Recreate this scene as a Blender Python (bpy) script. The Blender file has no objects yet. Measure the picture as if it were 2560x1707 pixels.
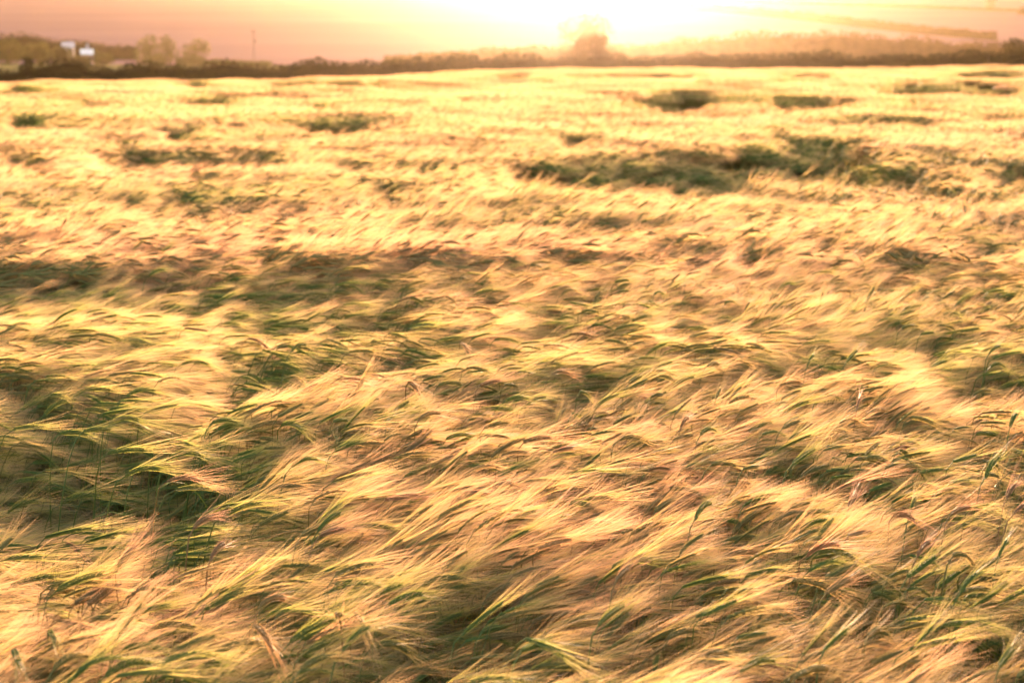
import bpy, math, random
import numpy as np
from mathutils import Vector, Euler, Matrix

R = math.radians
rng = np.random.default_rng(7)
random.seed(7)
scene = bpy.context.scene
col = scene.collection

# ------------------------------------------------------------------ camera, sky, sun, exposure
W0, H0 = 2560.0, 1707.0            # size of the photograph, used to measure directions
FOCAL, SENSOR = 70.0, 36.0
FPX = FOCAL / SENSOR * W0
HORIZON = 130.0                    # row of the true horizon in the photograph
CAM_Z = 1.65
PITCH = math.atan((H0 / 2 - HORIZON) / FPX)

cam_data = bpy.data.cameras.new('camera')
cam_data.lens = FOCAL
cam_data.sensor_width = SENSOR
cam_data.clip_start = 0.1
cam_data.clip_end = 6000
cam_data.dof.use_dof = True
cam_data.dof.focus_distance = 4.7
cam_data.dof.aperture_fstop = 6.3
cam = bpy.data.objects.new('camera', cam_data)
cam.location = (0, 0, CAM_Z)
cam.rotation_euler = (math.pi / 2 - PITCH, 0, 0)
col.objects.link(cam)
scene.camera = cam

SUN_EL, SUN_AZ = R(6.2), R(2.6)    # azimuth is measured from +Y towards +X
world = bpy.data.worlds.new('World')
scene.world = world
world.use_nodes = True
nt = world.node_tree
bg = nt.nodes['Background']
sky = nt.nodes.new('ShaderNodeTexSky')
sky.sky_type = 'NISHITA'
sky.sun_disc = False
sky.sun_elevation = SUN_EL
sky.sun_rotation = SUN_AZ
sky.dust_density = 4.0
sky.ozone_density = 0.2
nt.links.new(sky.outputs['Color'], bg.inputs['Color'])
bg.inputs['Strength'].default_value = 0.15

sun_data = bpy.data.lights.new('sun', 'SUN')
sun_data.energy = 3.5
sun_data.angle = R(0.53)
sun_data.color = (1.0, 0.625, 0.40)
sun = bpy.data.objects.new('sun', sun_data)
sdir = Vector((math.sin(SUN_AZ) * math.cos(SUN_EL), math.cos(SUN_AZ) * math.cos(SUN_EL), math.sin(SUN_EL)))
sun.rotation_euler = sdir.to_track_quat('Z', 'Y').to_euler()
sun.location = (0, 0, 60)
col.objects.link(sun)

scene.view_settings.view_transform = 'Standard'
scene.view_settings.look = 'None'
scene.view_settings.gamma = 1.0
scene.view_settings.use_curve_mapping = False
scene.view_settings.exposure = 2.38
scene.render.engine = 'CYCLES'
cy = scene.cycles
cy.max_bounces = 9
cy.diffuse_bounces = 5
cy.glossy_bounces = 2
cy.transmission_bounces = 6
cy.transparent_max_bounces = 8
cy.volume_bounces = 0
cy.sample_clamp_indirect = 6.0
cy.use_denoising = True
cy.denoiser = 'OPENIMAGEDENOISE'
cy.denoising_input_passes = 'RGB_ALBEDO_NORMAL'
cy.denoising_prefilter = 'ACCURATE'
cy.use_adaptive_sampling = False

HAZE_DENSITY, HAZE_G = 0.0000310, 0.951

# ------------------------------------------------------------------ helpers: noise, terrain, picking ground points
_tab = np.random.default_rng(3).random((64, 64, 12)) * 2 - 1


def vnoise(x, y, ch=0):
    x = np.asarray(x, float); y = np.asarray(y, float)
    xi = np.floor(x).astype(int); yi = np.floor(y).astype(int)
    fx = x - xi; fy = y - yi
    fx = fx * fx * fx * (fx * (fx * 6 - 15) + 10); fy = fy * fy * fy * (fy * (fy * 6 - 15) + 10)
    t = _tab[:, :, ch % 12]
    a = t[xi % 64, yi % 64]; b = t[(xi + 1) % 64, yi % 64]
    c = t[xi % 64, (yi + 1) % 64]; d = t[(xi + 1) % 64, (yi + 1) % 64]
    return (a * (1 - fx) + b * fx) * (1 - fy) + (c * (1 - fx) + d * fx) * fy


def sstep(a, b, v):
    t = np.clip((np.asarray(v, float) - a) / (b - a), 0, 1)
    return t * t * (3 - 2 * t)


EDGE = 190.0                       # far edge of the barley
_cx = np.array([-160, -48.9, -34, -14.5, -3, 16, 48.9, 160])
_cz = np.array([-3.0, -2.0, -1.75, -1.45, -0.88, -0.72, -0.42, 0.2])


def ground_z(x, y):
    x = np.asarray(x, float); y = np.asarray(y, float)
    edge = np.interp(x * EDGE / np.maximum(y, EDGE), _cx, _cz)
    z = edge * sstep(12, EDGE, y)
    z = z - 0.9 * sstep(EDGE + 3, EDGE + 18, y)
    valley = -2.3 + 0.2 * vnoise(x / 90, y / 90, 5)
    z = z + (valley - z) * sstep(232, 420, y)
    d = np.maximum(y - 640, 0)
    hill = 0.051 * (np.sqrt(d * d + 60 * 60) - 60) + sstep(0, 300, d) * (1.2 * vnoise(x / 210 + 3.3, y / 260, 6))
    hill = hill - sstep(1750, 2050, y) * 14
    return z + hill


def ray(px, py):
    """direction from the camera through a pixel of the photograph"""
    v = Vector(((px - W0 / 2) / FPX, -(py - H0 / 2) / FPX, -1.0))
    return Matrix.Rotation(math.pi / 2 - PITCH, 3, 'X') @ v


def hit(px, py, lift=0.0, start=1.5, end=2000):
    """first point where the ray through a pixel comes down to the ground raised by LIFT"""
    d = ray(px, py)
    ts = np.concatenate([np.arange(start, 60, 0.02), np.arange(60, end, 0.5)])
    xs, ys, zs = d.x * ts, d.y * ts, CAM_Z + d.z * ts
    below = np.nonzero((zs <= ground_z(xs, ys) + lift) & (ys >= start))[0]
    i = below[0] if len(below) else len(ts) - 1
    return xs[i], ys[i]


def at(px, py, y):
    """point at distance y along the ray through a pixel"""
    d = ray(px, py)
    k = y / d.y
    return Vector((d.x * k, y, CAM_Z + d.z * k))


# ------------------------------------------------------------------ materials
def new_mat(name):
    m = bpy.data.materials.new(name)
    m.use_nodes = True
    n = m.node_tree
    for x in list(n.nodes):
        n.nodes.remove(x)
    out = n.nodes.new('ShaderNodeOutputMaterial')
    return m, n, out


def mixrgb(n, fac, a, b, blend='MIX'):
    m = n.nodes.new('ShaderNodeMix')
    m.data_type = 'RGBA'
    m.blend_type = blend
    for sock, v in ((m.inputs[0], fac), (m.inputs[6], a), (m.inputs[7], b)):
        if hasattr(v, 'is_linked') or hasattr(v, 'links'):
            n.links.new(v, sock)
        elif isinstance(v, (int, float)):
            sock.default_value = v
        else:
            sock.default_value = (*v, 1.0) if len(v) == 3 else v
    return m.outputs[2]


def attr(n, name, kind='INSTANCER'):
    a = n.nodes.new('ShaderNodeAttribute')
    a.attribute_type = kind
    a.attribute_name = name
    return a.outputs['Fac']


def plant_mat(name, green, gold, pink, transl, rough, spec, tip=None):
    """a plant part whose colour runs from GREEN to GOLD with the ripeness of its stalk, some of them PINK"""
    m, n, out = new_mat(name)
    ripe, hue = attr(n, 'ripe'), attr(n, 'hue')
    c = mixrgb(n, hue, gold, pink)
    c = mixrgb(n, ripe, green, c)
    if tip is not None:
        along = attr(n, 'along', 'GEOMETRY')
        c = mixrgb(n, along, c, mixrgb(n, 0.75, c, tip))
    p = n.nodes.new('ShaderNodeBsdfPrincipled')
    n.links.new(c, p.inputs['Base Color'])
    p.inputs['Roughness'].default_value = rough
    p.inputs['Specular IOR Level'].default_value = spec
    t = n.nodes.new('ShaderNodeBsdfTranslucent')
    n.links.new(c, t.inputs['Color'])
    mx = n.nodes.new('ShaderNodeMixShader')
    mx.inputs[0].default_value = transl
    n.links.new(p.outputs[0], mx.inputs[1]); n.links.new(t.outputs[0], mx.inputs[2])
    n.links.new(mx.outputs[0], out.inputs['Surface'])
    return m


MAT = {}
MAT['awn'] = plant_mat('awn', (0.37, 0.41, 0.08), (0.77, 0.47, 0.175), (0.77, 0.41, 0.26), 0.66, 0.5, 0.35, (0.83, 0.50, 0.36))
MAT['ear'] = plant_mat('ear', (0.13, 0.18, 0.05), (0.30, 0.23, 0.09), (0.28, 0.16, 0.085), 0.3, 0.65, 0.12)
MAT['stem'] = plant_mat('stem', (0.13, 0.17, 0.035), (0.22, 0.17, 0.045), (0.28, 0.16, 0.06), 0.25, 0.4, 0.4)
MAT['leaf'] = plant_mat('leaf', (0.15, 0.20, 0.03), (0.50, 0.34, 0.05), (0.45, 0.24, 0.05), 0.5, 0.6, 0.15)


def noise_mat(name, stops, scale, rough=0.9, spec=0.25, transl=0.0, detail=6.0, stretch=(1, 1, 1), bump=0.0):
    m, n, out = new_mat(name)
    tc = n.nodes.new('ShaderNodeTexCoord')
    mp = n.nodes.new('ShaderNodeMapping')
    mp.inputs['Scale'].default_value = stretch
    n.links.new(tc.outputs['Object'], mp.inputs[0])
    nz = n.nodes.new('ShaderNodeTexNoise')
    nz.inputs['Scale'].default_value = scale
    nz.inputs['Detail'].default_value = detail
    n.links.new(mp.outputs[0], nz.inputs['Vector'])
    cr = n.nodes.new('ShaderNodeValToRGB')
    e = cr.color_ramp.elements
    while len(e) < len(stops):
        e.new(0.5)
    for k, (pos, c) in enumerate(stops):
        e[k].position = pos
        e[k].color = (*c, 1)
    n.links.new(nz.outputs['Fac'], cr.inputs[0])
    p = n.nodes.new('ShaderNodeBsdfPrincipled')
    p.inputs['Roughness'].default_value = rough
    p.inputs['Specular IOR Level'].default_value = spec
    n.links.new(cr.outputs[0], p.inputs['Base Color'])
    if bump:
        b = n.nodes.new('ShaderNodeBump')
        b.inputs['Strength'].default_value = bump
        b.inputs['Distance'].default_value = 0.05
        n.links.new(nz.outputs['Fac'], b.inputs['Height'])
        n.links.new(b.outputs[0], p.inputs['Normal'])
    sh = p.outputs[0]
    if transl:
        t = n.nodes.new('ShaderNodeBsdfTranslucent')
        n.links.new(cr.outputs[0], t.inputs['Color'])
        mx = n.nodes.new('ShaderNodeMixShader')
        mx.inputs[0].default_value = transl
        n.links.new(sh, mx.inputs[1]); n.links.new(t.outputs[0], mx.inputs[2])
        sh = mx.outputs[0]
    n.links.new(sh, out.inputs['Surface'])
    return m


MAT['soil'] = noise_mat('soil', [(0.3, (0.035, 0.022, 0.012)), (0.7, (0.075, 0.05, 0.028))], 9.0, bump=0.6)
MAT['pasture'] = noise_mat('pasture', [(0.3, (0.12, 0.11, 0.045)), (0.7, (0.19, 0.155, 0.07))], 0.06, rough=1.0, spec=0.0)
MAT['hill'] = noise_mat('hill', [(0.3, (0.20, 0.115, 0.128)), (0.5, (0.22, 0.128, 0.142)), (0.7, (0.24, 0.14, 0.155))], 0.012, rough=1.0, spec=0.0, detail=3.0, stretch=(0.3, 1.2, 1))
MAT['dark_leaves'] = noise_mat('dark_leaves', [(0.3, (0.024, 0.021, 0.008)), (0.7, (0.040, 0.035, 0.011))], 0.5, spec=0.1, transl=0.3)
MAT['olive_leaves'] = noise_mat('olive_leaves', [(0.3, (0.065, 0.065, 0.018)), (0.7, (0.105, 0.095, 0.028))], 0.4, spec=0.1, transl=0.35)
MAT['glare_tinted_leaves'] = noise_mat('glare_tinted_leaves', [(0.3, (0.075, 0.045, 0.016)), (0.7, (0.12, 0.07, 0.025))], 0.4, spec=0.1, transl=0.35)  # far foliage: orange of the sun glare mixed into the leaf colour
MAT['bark'] = noise_mat('bark', [(0.3, (0.05, 0.035, 0.025)), (0.7, (0.11, 0.08, 0.055))], 4.0)
MAT['render'] = noise_mat('white_render', [(0.3, (0.30, 0.26, 0.28)), (0.7, (0.36, 0.32, 0.34))], 0.8)
MAT['slate'] = noise_mat('pale_slate', [(0.3, (0.36, 0.34, 0.40)), (0.7, (0.46, 0.43, 0.50))], 1.2, rough=0.35)
MAT['metal'] = noise_mat('pale_metal_roof', [(0.3, (0.72, 0.70, 0.76)), (0.7, (0.80, 0.78, 0.84))], 0.8, rough=0.22)
MAT['timber'] = noise_mat('grey_timber', [(0.3, (0.10, 0.07, 0.05)), (0.7, (0.17, 0.13, 0.09))], 3.0)
MAT['stone'] = noise_mat('tower_stone', [(0.3, (0.24, 0.17, 0.11)), (0.7, (0.34, 0.25, 0.17))], 1.0)
MAT['glass'] = noise_mat('dark_window_glass', [(0.3, (0.03, 0.03, 0.035)), (0.7, (0.05, 0.05, 0.055))], 1.0, rough=0.1)
MAT['glaze'] = MAT['glass']


# ------------------------------------------------------------------ mesh builder
class MB:
    def __init__(self):
        self.v, self.f, self.m, self.t, self.n = [], [], [], [], 0

    def add(self, verts, faces, mat=0, along=None):
        verts = np.asarray(verts, float)
        self.v.append(verts)
        self.f.extend([tuple(i + self.n for i in f) for f in faces])
        self.m.extend([mat] * len(faces))
        self.t.append(np.zeros(len(verts)) if along is None else np.asarray(along, float))
        self.n += len(verts)

    def tube(self, pts, radii, sides=5, mat=0, cap=True):
        pts = np.asarray(pts, float)
        tang = np.gradient(pts, axis=0)
        ring = []
        ref = np.array([0.13, 0.97, 0.2])
        for p, t, r in zip(pts, tang, radii):
            t = t / (np.linalg.norm(t) + 1e-9)
            a = np.cross(t, ref); a /= np.linalg.norm(a) + 1e-9
            b = np.cross(t, a)
            for k in range(sides):
                q = 2 * math.pi * k / sides
                ring.append(p + r * (math.cos(q) * a + math.sin(q) * b))
        fs = []
        for i in range(len(pts) - 1):
            for k in range(sides):
                k2 = (k + 1) % sides
                fs.append((i * sides + k, i * sides + k2, (i + 1) * sides + k2, (i + 1) * sides + k))
        if cap:
            fs.append(tuple(range(sides))[::-1])
            fs.append(tuple((len(pts) - 1) * sides + k for k in range(sides)))
        self.add(ring, fs, mat)

    def ribbon(self, pts, widths, side, mat=0):
        pts = np.asarray(pts, float)
        side = np.asarray(side, float)
        if side.ndim == 1:
            side = np.repeat(side[None], len(pts), 0)
        w = np.asarray(widths, float)[:, None] * 0.5
        vs = np.empty((len(pts) * 2, 3))
        vs[0::2] = pts - side * w
        vs[1::2] = pts + side * w
        fs = [(2 * i, 2 * i + 1, 2 * i + 3, 2 * i + 2) for i in range(len(pts) - 1)]
        self.add(vs, fs, mat, np.repeat(np.linspace(0, 1, len(pts)), 2))

    def box(self, lo, hi, mat=0, rot=0.0, centre=(0, 0, 0)):
        (a, b, c), (d, e, f) = lo, hi
        vs = np.array([(x, y, z) for z in (c, f) for y in (b, e) for x in (a, d)], float)
        if rot:
            cs, sn = math.cos(rot), math.sin(rot)
            vs = np.stack([vs[:, 0] * cs - vs[:, 1] * sn, vs[:, 0] * sn + vs[:, 1] * cs, vs[:, 2]], 1)
        self.add(vs + np.asarray(centre), [(0, 2, 3, 1), (4, 5, 7, 6), (0, 1, 5, 4), (2, 6, 7, 3), (0, 4, 6, 2), (1, 3, 7, 5)], mat)

    def merge(self, other, M=None):
        v = np.concatenate(other.v)
        if M is not None:
            v = v @ M[:3, :3].T + M[:3, 3]
        self.v.append(v)
        n = self.n
        self.f.extend([tuple(i + n for i in f) for f in other.f])
        self.m.extend(other.m)
        self.t.append(np.concatenate(other.t))
        self.n += len(v)

    def mesh(self, name, mats, smooth=False):
        me = bpy.data.meshes.new(name)
        me.from_pydata(np.concatenate(self.v).tolist(), [], self.f)
        for m in mats:
            me.materials.append(m)
        me.polygons.foreach_set('material_index', self.m)
        if smooth:
            me.polygons.foreach_set('use_smooth', [True] * len(self.f))
        a = me.attributes.new('along', 'FLOAT', 'POINT')
        a.data.foreach_set('value', np.concatenate(self.t))
        me.update()
        return me


def link(name, me, parent=None, loc=(0, 0, 0), rot=(0, 0, 0)):
    o = bpy.data.objects.new(name, me)
    o.location = loc
    o.rotation_euler = rot
    if parent is not None:
        o.parent = parent
    col.objects.link(o)
    return o


def thing(name, label, cat, loc=(0, 0, 0), rotz=0.0, group=None):
    o = bpy.data.objects.new(name, None)
    o.empty_display_size = 0.2
    o.location = loc
    o.rotation_euler = (0, 0, rotz)
    o['label'] = label
    o['category'] = cat
    if group:
        o['group'] = group
    col.objects.link(o)
    return o


# ------------------------------------------------------------------ the setting: ground and hill sheets
def sheet(name, xs, ys, mats, pick=None):
    X, Y = np.meshgrid(xs, ys)
    Z = ground_z(X, Y)
    v = np.stack([X.ravel(), Y.ravel(), Z.ravel()], 1)
    nx = len(xs)
    f = [(j * nx + i, j * nx + i + 1, (j + 1) * nx + i + 1, (j + 1) * nx + i) for j in range(len(ys) - 1) for i in range(nx - 1)]
    me = bpy.data.meshes.new(name)
    me.from_pydata(v.tolist(), [], f)
    for m in mats:
        me.materials.append(m)
    if pick is not None:
        yc = 0.5 * (np.asarray(ys)[:-1] + np.asarray(ys)[1:])
        me.polygons.foreach_set('material_index', np.repeat([pick(y) for y in yc], nx - 1).tolist())
    me.polygons.foreach_set('use_smooth', [True] * len(f))
    o = link(name, me)
    o['kind'] = 'structure'
    return o


xs = np.unique(np.concatenate([np.linspace(-700, -60, 40), np.linspace(-60, 60, 61), np.linspace(60, 700, 40)]))
ys = np.unique(np.concatenate([np.linspace(-50, 20, 8), np.linspace(20, EDGE, 50), np.linspace(EDGE, 260, 30), np.linspace(260, 640, 30)]))
sheet('ground', xs, ys, [MAT['soil'], MAT['pasture']], lambda y: 0 if y < EDGE + 1 else 1)
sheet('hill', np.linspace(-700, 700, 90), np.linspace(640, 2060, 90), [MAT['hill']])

# the air: pale haze round everything
hz = MB()
hz.box((-720, -70, -8), (720, 2080, 92))
m, n, out = new_mat('haze')
pv = n.nodes.new('ShaderNodeVolumePrincipled')
pv.inputs['Color'].default_value = (1.0, 0.78, 0.58, 1)
pv.inputs['Density'].default_value = HAZE_DENSITY
pv.inputs['Anisotropy'].default_value = HAZE_G
n.links.new(pv.outputs[0], out.inputs['Volume'])
o = link('haze', hz.mesh('haze', [m]))
o['kind'] = 'stuff'


# ------------------------------------------------------------------ hedges, trees, wood behind the field
def leaf_cards(b, centres, size, mat=0, flat=0.0):
    """small folded leaf sprays, one bent quad pair each, facing every way"""
    k = len(centres)
    u = rng.normal(size=(k, 3)); u /= np.linalg.norm(u, axis=1)[:, None]
    w = rng.normal(size=(k, 3)); w -= (w * u).sum(1)[:, None] * u; w /= np.linalg.norm(w, axis=1)[:, None]
    nrm = np.cross(u, w)
    s = size * rng.uniform(0.55, 1.3, k)[:, None]
    c = np.asarray(centres)
    vs = np.stack([c - u * s, c + w * s * 0.45 + nrm * s * 0.2, c + u * s, c - w * s * 0.45 + nrm * s * 0.2], 1).reshape(-1, 3)
    b.add(vs, [(4 * i, 4 * i + 1, 4 * i + 2, 4 * i + 3) for i in range(k)], mat)


def hedge_row(name, path, heights, thick, size, per_m, mats, parent=None):
    """PATH: ground points along the row; HEIGHTS above ground at those points. Leaf sprays in a lumpy bank, with woody stems inside"""
    path = np.asarray(path, float); heights = np.asarray(heights, float)
    seg = np.linalg.norm(np.diff(path[:, :2], axis=0), axis=1)
    s = np.concatenate([[0], np.cumsum(seg)])
    L = s[-1]
    n_ = int(L * per_m)
    q = rng.uniform(0, L, n_)
    bx = np.interp(q, s, path[:, 0]); by = np.interp(q, s, path[:, 1]); h = np.interp(q, s, heights)
    lump = 1 + 0.10 * vnoise(q / (thick * 0.9), 0 * q + 3.1, 1) + 0.06 * vnoise(q / (thick * 0.35), 0 * q + 7.7, 2)
    a = rng.uniform(0, math.pi, n_); rr = np.sqrt(rng.uniform(0.25, 1.0, n_))
    off = np.cos(a) * rr * thick * 0.5
    hh = np.abs(np.sin(a)) ** 0.45 * rr * h * lump
    c = np.stack([bx + rng.normal(size=n_) * size * 0.4, by + off, ground_z(bx, by + off) + hh], 1)
    b = MB()
    leaf_cards(b, c, size)
    fo = link('foliage', b.mesh('hedge_foliage', [mats]), parent)
    # the dense inside of the row: a lumpy bank of twigs
    nn = max(6, int(L / (thick * 0.5)))
    q = np.linspace(0, L, nn)
    bx = np.interp(q, s, path[:, 0]); by = np.interp(q, s, path[:, 1]); h = np.interp(q, s, heights)
    prof = np.array([(-0.42, 0.0), (-0.42, 0.45), (-0.3, 0.74), (0.0, 0.86), (0.3, 0.74), (0.42, 0.45), (0.42, 0.0)])
    vs = []
    for i in range(nn):
        lump = 1 + 0.09 * vnoise(q[i] / (thick * 0.9), 3.1, 1)
        for u, v in prof:
            yy = by[i] + u * thick * rng.uniform(0.85, 1.05)
            vs.append((bx[i] + rng.normal() * 0.05, yy, float(ground_z(bx[i], yy)) - 0.1 + v * h[i] * lump * rng.uniform(0.93, 1.03)))
    fs = [(i * 7 + k, (i + 1) * 7 + k, (i + 1) * 7 + k + 1, i * 7 + k + 1) for i in range(nn - 1) for k in range(6)]
    fs += [tuple(range(7)), tuple((nn - 1) * 7 + k for k in range(7))[::-1]]
    b = MB(); b.add(vs, fs)
    link('twigs', b.mesh('hedge_twigs', [mats]), parent)
    st = MB()
    for k in range(int(L / (thick * 0.7)) + 2):
        qq = rng.uniform(0, L)
        x0 = np.interp(qq, s, path[:, 0]); y0 = np.interp(qq, s, path[:, 1]); hh = np.interp(qq, s, heights)
        z0 = float(ground_z(x0, y0)) - 0.05
        p = [(x0, y0, z0)]
        for j in range(3):
            p.append((p[-1][0] + rng.normal() * 0.12 * hh, p[-1][1] + rng.normal() * 0.1 * hh, z0 + hh * 0.27 * (j + 1)))
        st.tube(p, np.linspace(0.028, 0.010, 4) * hh, 4)
    so = link('stems', st.mesh('hedge_stems', [MAT['bark']]), parent)
    so['kind'] = 'stuff'
    return fo


def hedge(name, label, cat, pix, y_of, thick, size, per_m, mat, group=None):
    """PIX: (px, row of the top) along the crest; Y_OF: distance at px"""
    pts, hs = [], []
    for px, py in pix:
        y = y_of(px)
        p = at(px, py, y)
        gz = float(ground_z(p.x, y))
        pts.append((p.x, y, gz)); hs.append(max(0.3, p.z - gz))
    t = thing(name, label, cat, (0, 0, 0), 0, group)
    hedge_row(name, pts, hs, thick, size, per_m, mat, t)
    return t


def ext(pts):
    """carry a row past both edges of the picture"""
    (a0, b0), (a1, b1) = pts[0], pts[-1]
    return [(a0 - 700, b0 - 2)] + pts + [(a1 + 700, b1 - 2)]


boundary = ext([(-60, 176), (0, 174), (40, 172), (110, 160), (150, 152), (200, 151), (240, 161), (290, 164), (330, 156), (365, 151), (400, 160), (470, 160),
                (540, 153), (570, 149), (640, 153), (705, 161), (760, 152), (800, 147), (880, 148), (930, 146), (1040, 139), (1200, 138), (1330, 137), (1400, 138), (1560, 134),
                (1700, 135), (1800, 136), (1900, 135), (2050, 132), (2200, 131), (2300, 132), (2390, 131), (2480, 126), (2560, 122), (2620, 124)])
hedge('hedge', 'long dark hedge running along the far edge of the barley', 'hedge', boundary, lambda px: 226.0, 2.6, 0.22, 210, MAT['dark_leaves'])


def tree(name, label, px, top, width, y, mat, crown_from=0.25, lean=0.0, cards=1500, size=None, base=None, group=None, blobs=9, cat='tree', trunk_r=0.035, spiky=0.0, sink=0.0):
    p = at(px, top, y)
    gz = float(ground_z(p.x, y)) if base is None else base
    h = p.z - gz + sink
    w = width / FPX * y
    t = thing(name, label, cat, (p.x, y, gz), 0, group)
    size = size or max(0.10, 0.035 * h)
    # trunk and limbs
    tk = MB()
    pts = [(0, 0, -0.1)]
    for j in range(1, 6):
        u = j / 5
        pts.append((lean * w * 0.35 * u * u + rng.normal() * 0.01 * h, rng.normal() * 0.01 * h, h * 0.78 * u))
    tk.tube(pts, np.linspace(trunk_r, 0.008, 6) * h, 7)
    cents = []
    for k in range(blobs):
        a = rng.uniform(0, 2 * math.pi)
        u = (k + 0.5) / blobs
        zc = h * (crown_from + (0.90 - crown_from) * u)
        prof = math.sqrt(max(0.05, 1 - (2 * (zc / h - crown_from) / (1.0 - crown_from) - 0.85) ** 2 / 1.6))
        rr = w * 0.5 * prof
        rb = w * rng.uniform(0.19, 0.27)
        dist = max(0.0, rr - rb) * rng.uniform(0.6, 1.05)
        c = np.array([math.cos(a) * dist + lean * w * 0.35 * (zc / h) ** 2, math.sin(a) * dist, min(zc, h - rb * 0.8)])
        cents.append((c, rb))
        j0 = np.array(pts[min(4, 1 + int(4 * zc / h * 0.6))])
        tk.tube([j0, (j0 + c) / 2 + np.array([0, 0, -0.02 * h]), c], np.array([0.014, 0.009, 0.004]) * h, 4)
    link('trunk', tk.mesh('trunk', [MAT['bark']]), t)
    cr = MB()
    tot = sum(r ** 2 for _, r in cents)
    for c, r in cents:
        k = int(cards * r * r / tot)
        v = rng.normal(size=(k, 3)); v /= np.linalg.norm(v, axis=1)[:, None]
        q = v * (r * np.cbrt(rng.uniform(0.12, 1.15, k)))[:, None] * np.array([1, 1, 0.85 + spiky])
        leaf_cards(cr, c + q, size)
    link('crown', cr.mesh('crown', [mat]), t)
    return t


D, O = MAT['dark_leaves'], MAT['olive_leaves']
# in and at the hedge
tree('bush', 'dark round bush standing up from the left end of the hedge', 65, 138, 50, 222, D, 0.05, size=0.14, cat='bush', cards=1400)
tree('bush', 'squat bush in the hedge in front of the sunlit tree', 1482, 80, 104, 232, D, 0.05, size=0.2, cat='bush', cards=2200, blobs=12)
tree('bush', 'dark bush rising from the hedge at the right edge of the photo', 2548, 96, 120, 238, D, 0.05, size=0.2, cat='bush', cards=1600)
# the tree in the sun
tree('tree', 'big broad tree fading into the sun glare', 1465, 30, 185, 560, D, 0.06, size=0.42, cards=3000, blobs=14)
# left: the farmstead among trees
far_left = [(-500, 62), (-60, 80), (0, 82), (60, 86), (130, 93), (190, 100), (250, 108), (310, 112), (345, 118)]
hedge('hedgerow', 'dark hedgerow behind the farmstead, sloping down to the feathery trees', 'hedgerow', far_left, lambda px: 700.0, 5.0, 0.5, 60, D)
for px, top, w, y, lab in ((-50, 98, 130, 600, 'olive tree cut by the left edge of the photo'),
                           (22, 100, 80, 604, 'olive tree above the dark round bush, at the left edge'),
                           (92, 106, 85, 596, 'wide olive tree left of the pale roofs, behind the round bush'),
                           (150, 116, 70, 590, 'low olive tree just below the lilac roof'),
                           (205, 141, 66, 584, 'small olive tree in front of the white roofed house')):
    tree('tree', lab, px, top, w, y, O, 0.08, size=0.4, cards=1300, group='olive trees round the farmstead')
tree('bush', 'yellowish bush at the right end of the white roof', 238, 121, 22, 625, O, 0.05, size=0.25, cat='bush', cards=500)
tree('bush', 'round olive bush to the right of the white house', 258, 133, 62, 600, O, 0.05, size=0.35, cat='bush', cards=900)
tree('tree', 'tall feathery tree, left of the twin crowns beside the leaning tree', 372, 93, 84, 660, O, 0.02, size=0.42, cards=1300, spiky=0.3, trunk_r=0.025)
tree('tree', 'tall feathery tree, right of the twin crowns beside the leaning tree', 416, 93, 66, 664, O, 0.02, size=0.42, cards=1100, spiky=0.3, trunk_r=0.025)
tree('tree', 'windswept tree leaning to the right, near the thin pole', 478, 98, 84, 655, O, 0.02, lean=1.0, size=0.42, cards=1300, trunk_r=0.03)
tree('bush', 'low bush at the foot of the feathery trees', 388, 134, 78, 610, O, 0.05, size=0.35, cat='bush', cards=900)
hedge('hedgerow', 'low hedgerow between the leaning tree and the thin pole', 'hedgerow', [(440, 140), (520, 146), (600, 151), (680, 153)], lambda px: 620.0, 3.0, 0.35, 45, O)

# right: wood on the rise and hedges on the hill
wood = ext([(960, 140), (1080, 131), (1200, 120), (1300, 116), (1400, 113), (1500, 110), (1600, 106), (1700, 98), (1760, 91), (1850, 85), (1900, 84), (1960, 78), (2020, 74), (2080, 75), (2150, 80), (2220, 86),
            (2300, 93), (2400, 99), (2500, 106), (2580, 110)])[1:]
hedge('tree_belt', 'long hazy belt of trees swelling up behind the hedge, right of the sun', 'tree belt', wood, lambda px: 600.0, 7.0, 0.5, 90, MAT['glare_tinted_leaves'])


def hill_row(pix, up):
    """ground points on the hill for base pixels, with a height of UP pixels"""
    pts, hs = [], []
    for px, py in pix:
        x, y = hit(px, py, 0.0, 500)
        pts.append((x, y, float(ground_z(x, y)))); hs.append(up / FPX * y)
    return pts, hs


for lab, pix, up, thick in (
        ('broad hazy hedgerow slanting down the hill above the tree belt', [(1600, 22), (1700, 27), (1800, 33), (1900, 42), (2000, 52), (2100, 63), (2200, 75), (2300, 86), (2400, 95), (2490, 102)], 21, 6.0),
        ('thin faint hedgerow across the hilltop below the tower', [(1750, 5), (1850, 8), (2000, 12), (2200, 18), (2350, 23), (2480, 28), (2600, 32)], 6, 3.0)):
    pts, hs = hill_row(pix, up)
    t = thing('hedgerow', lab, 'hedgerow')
    hedge_row('hedgerow', pts, hs, thick, 0.5, 45, MAT['glare_tinted_leaves'], t)
x, y = hit(2552, 38, 0.0, 500)
tree('bush', 'hazy bush on the hill at the right edge, below the tower', 2556, 18, 40, y, D, 0.05, size=0.5, cat='bush', cards=600)

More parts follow.
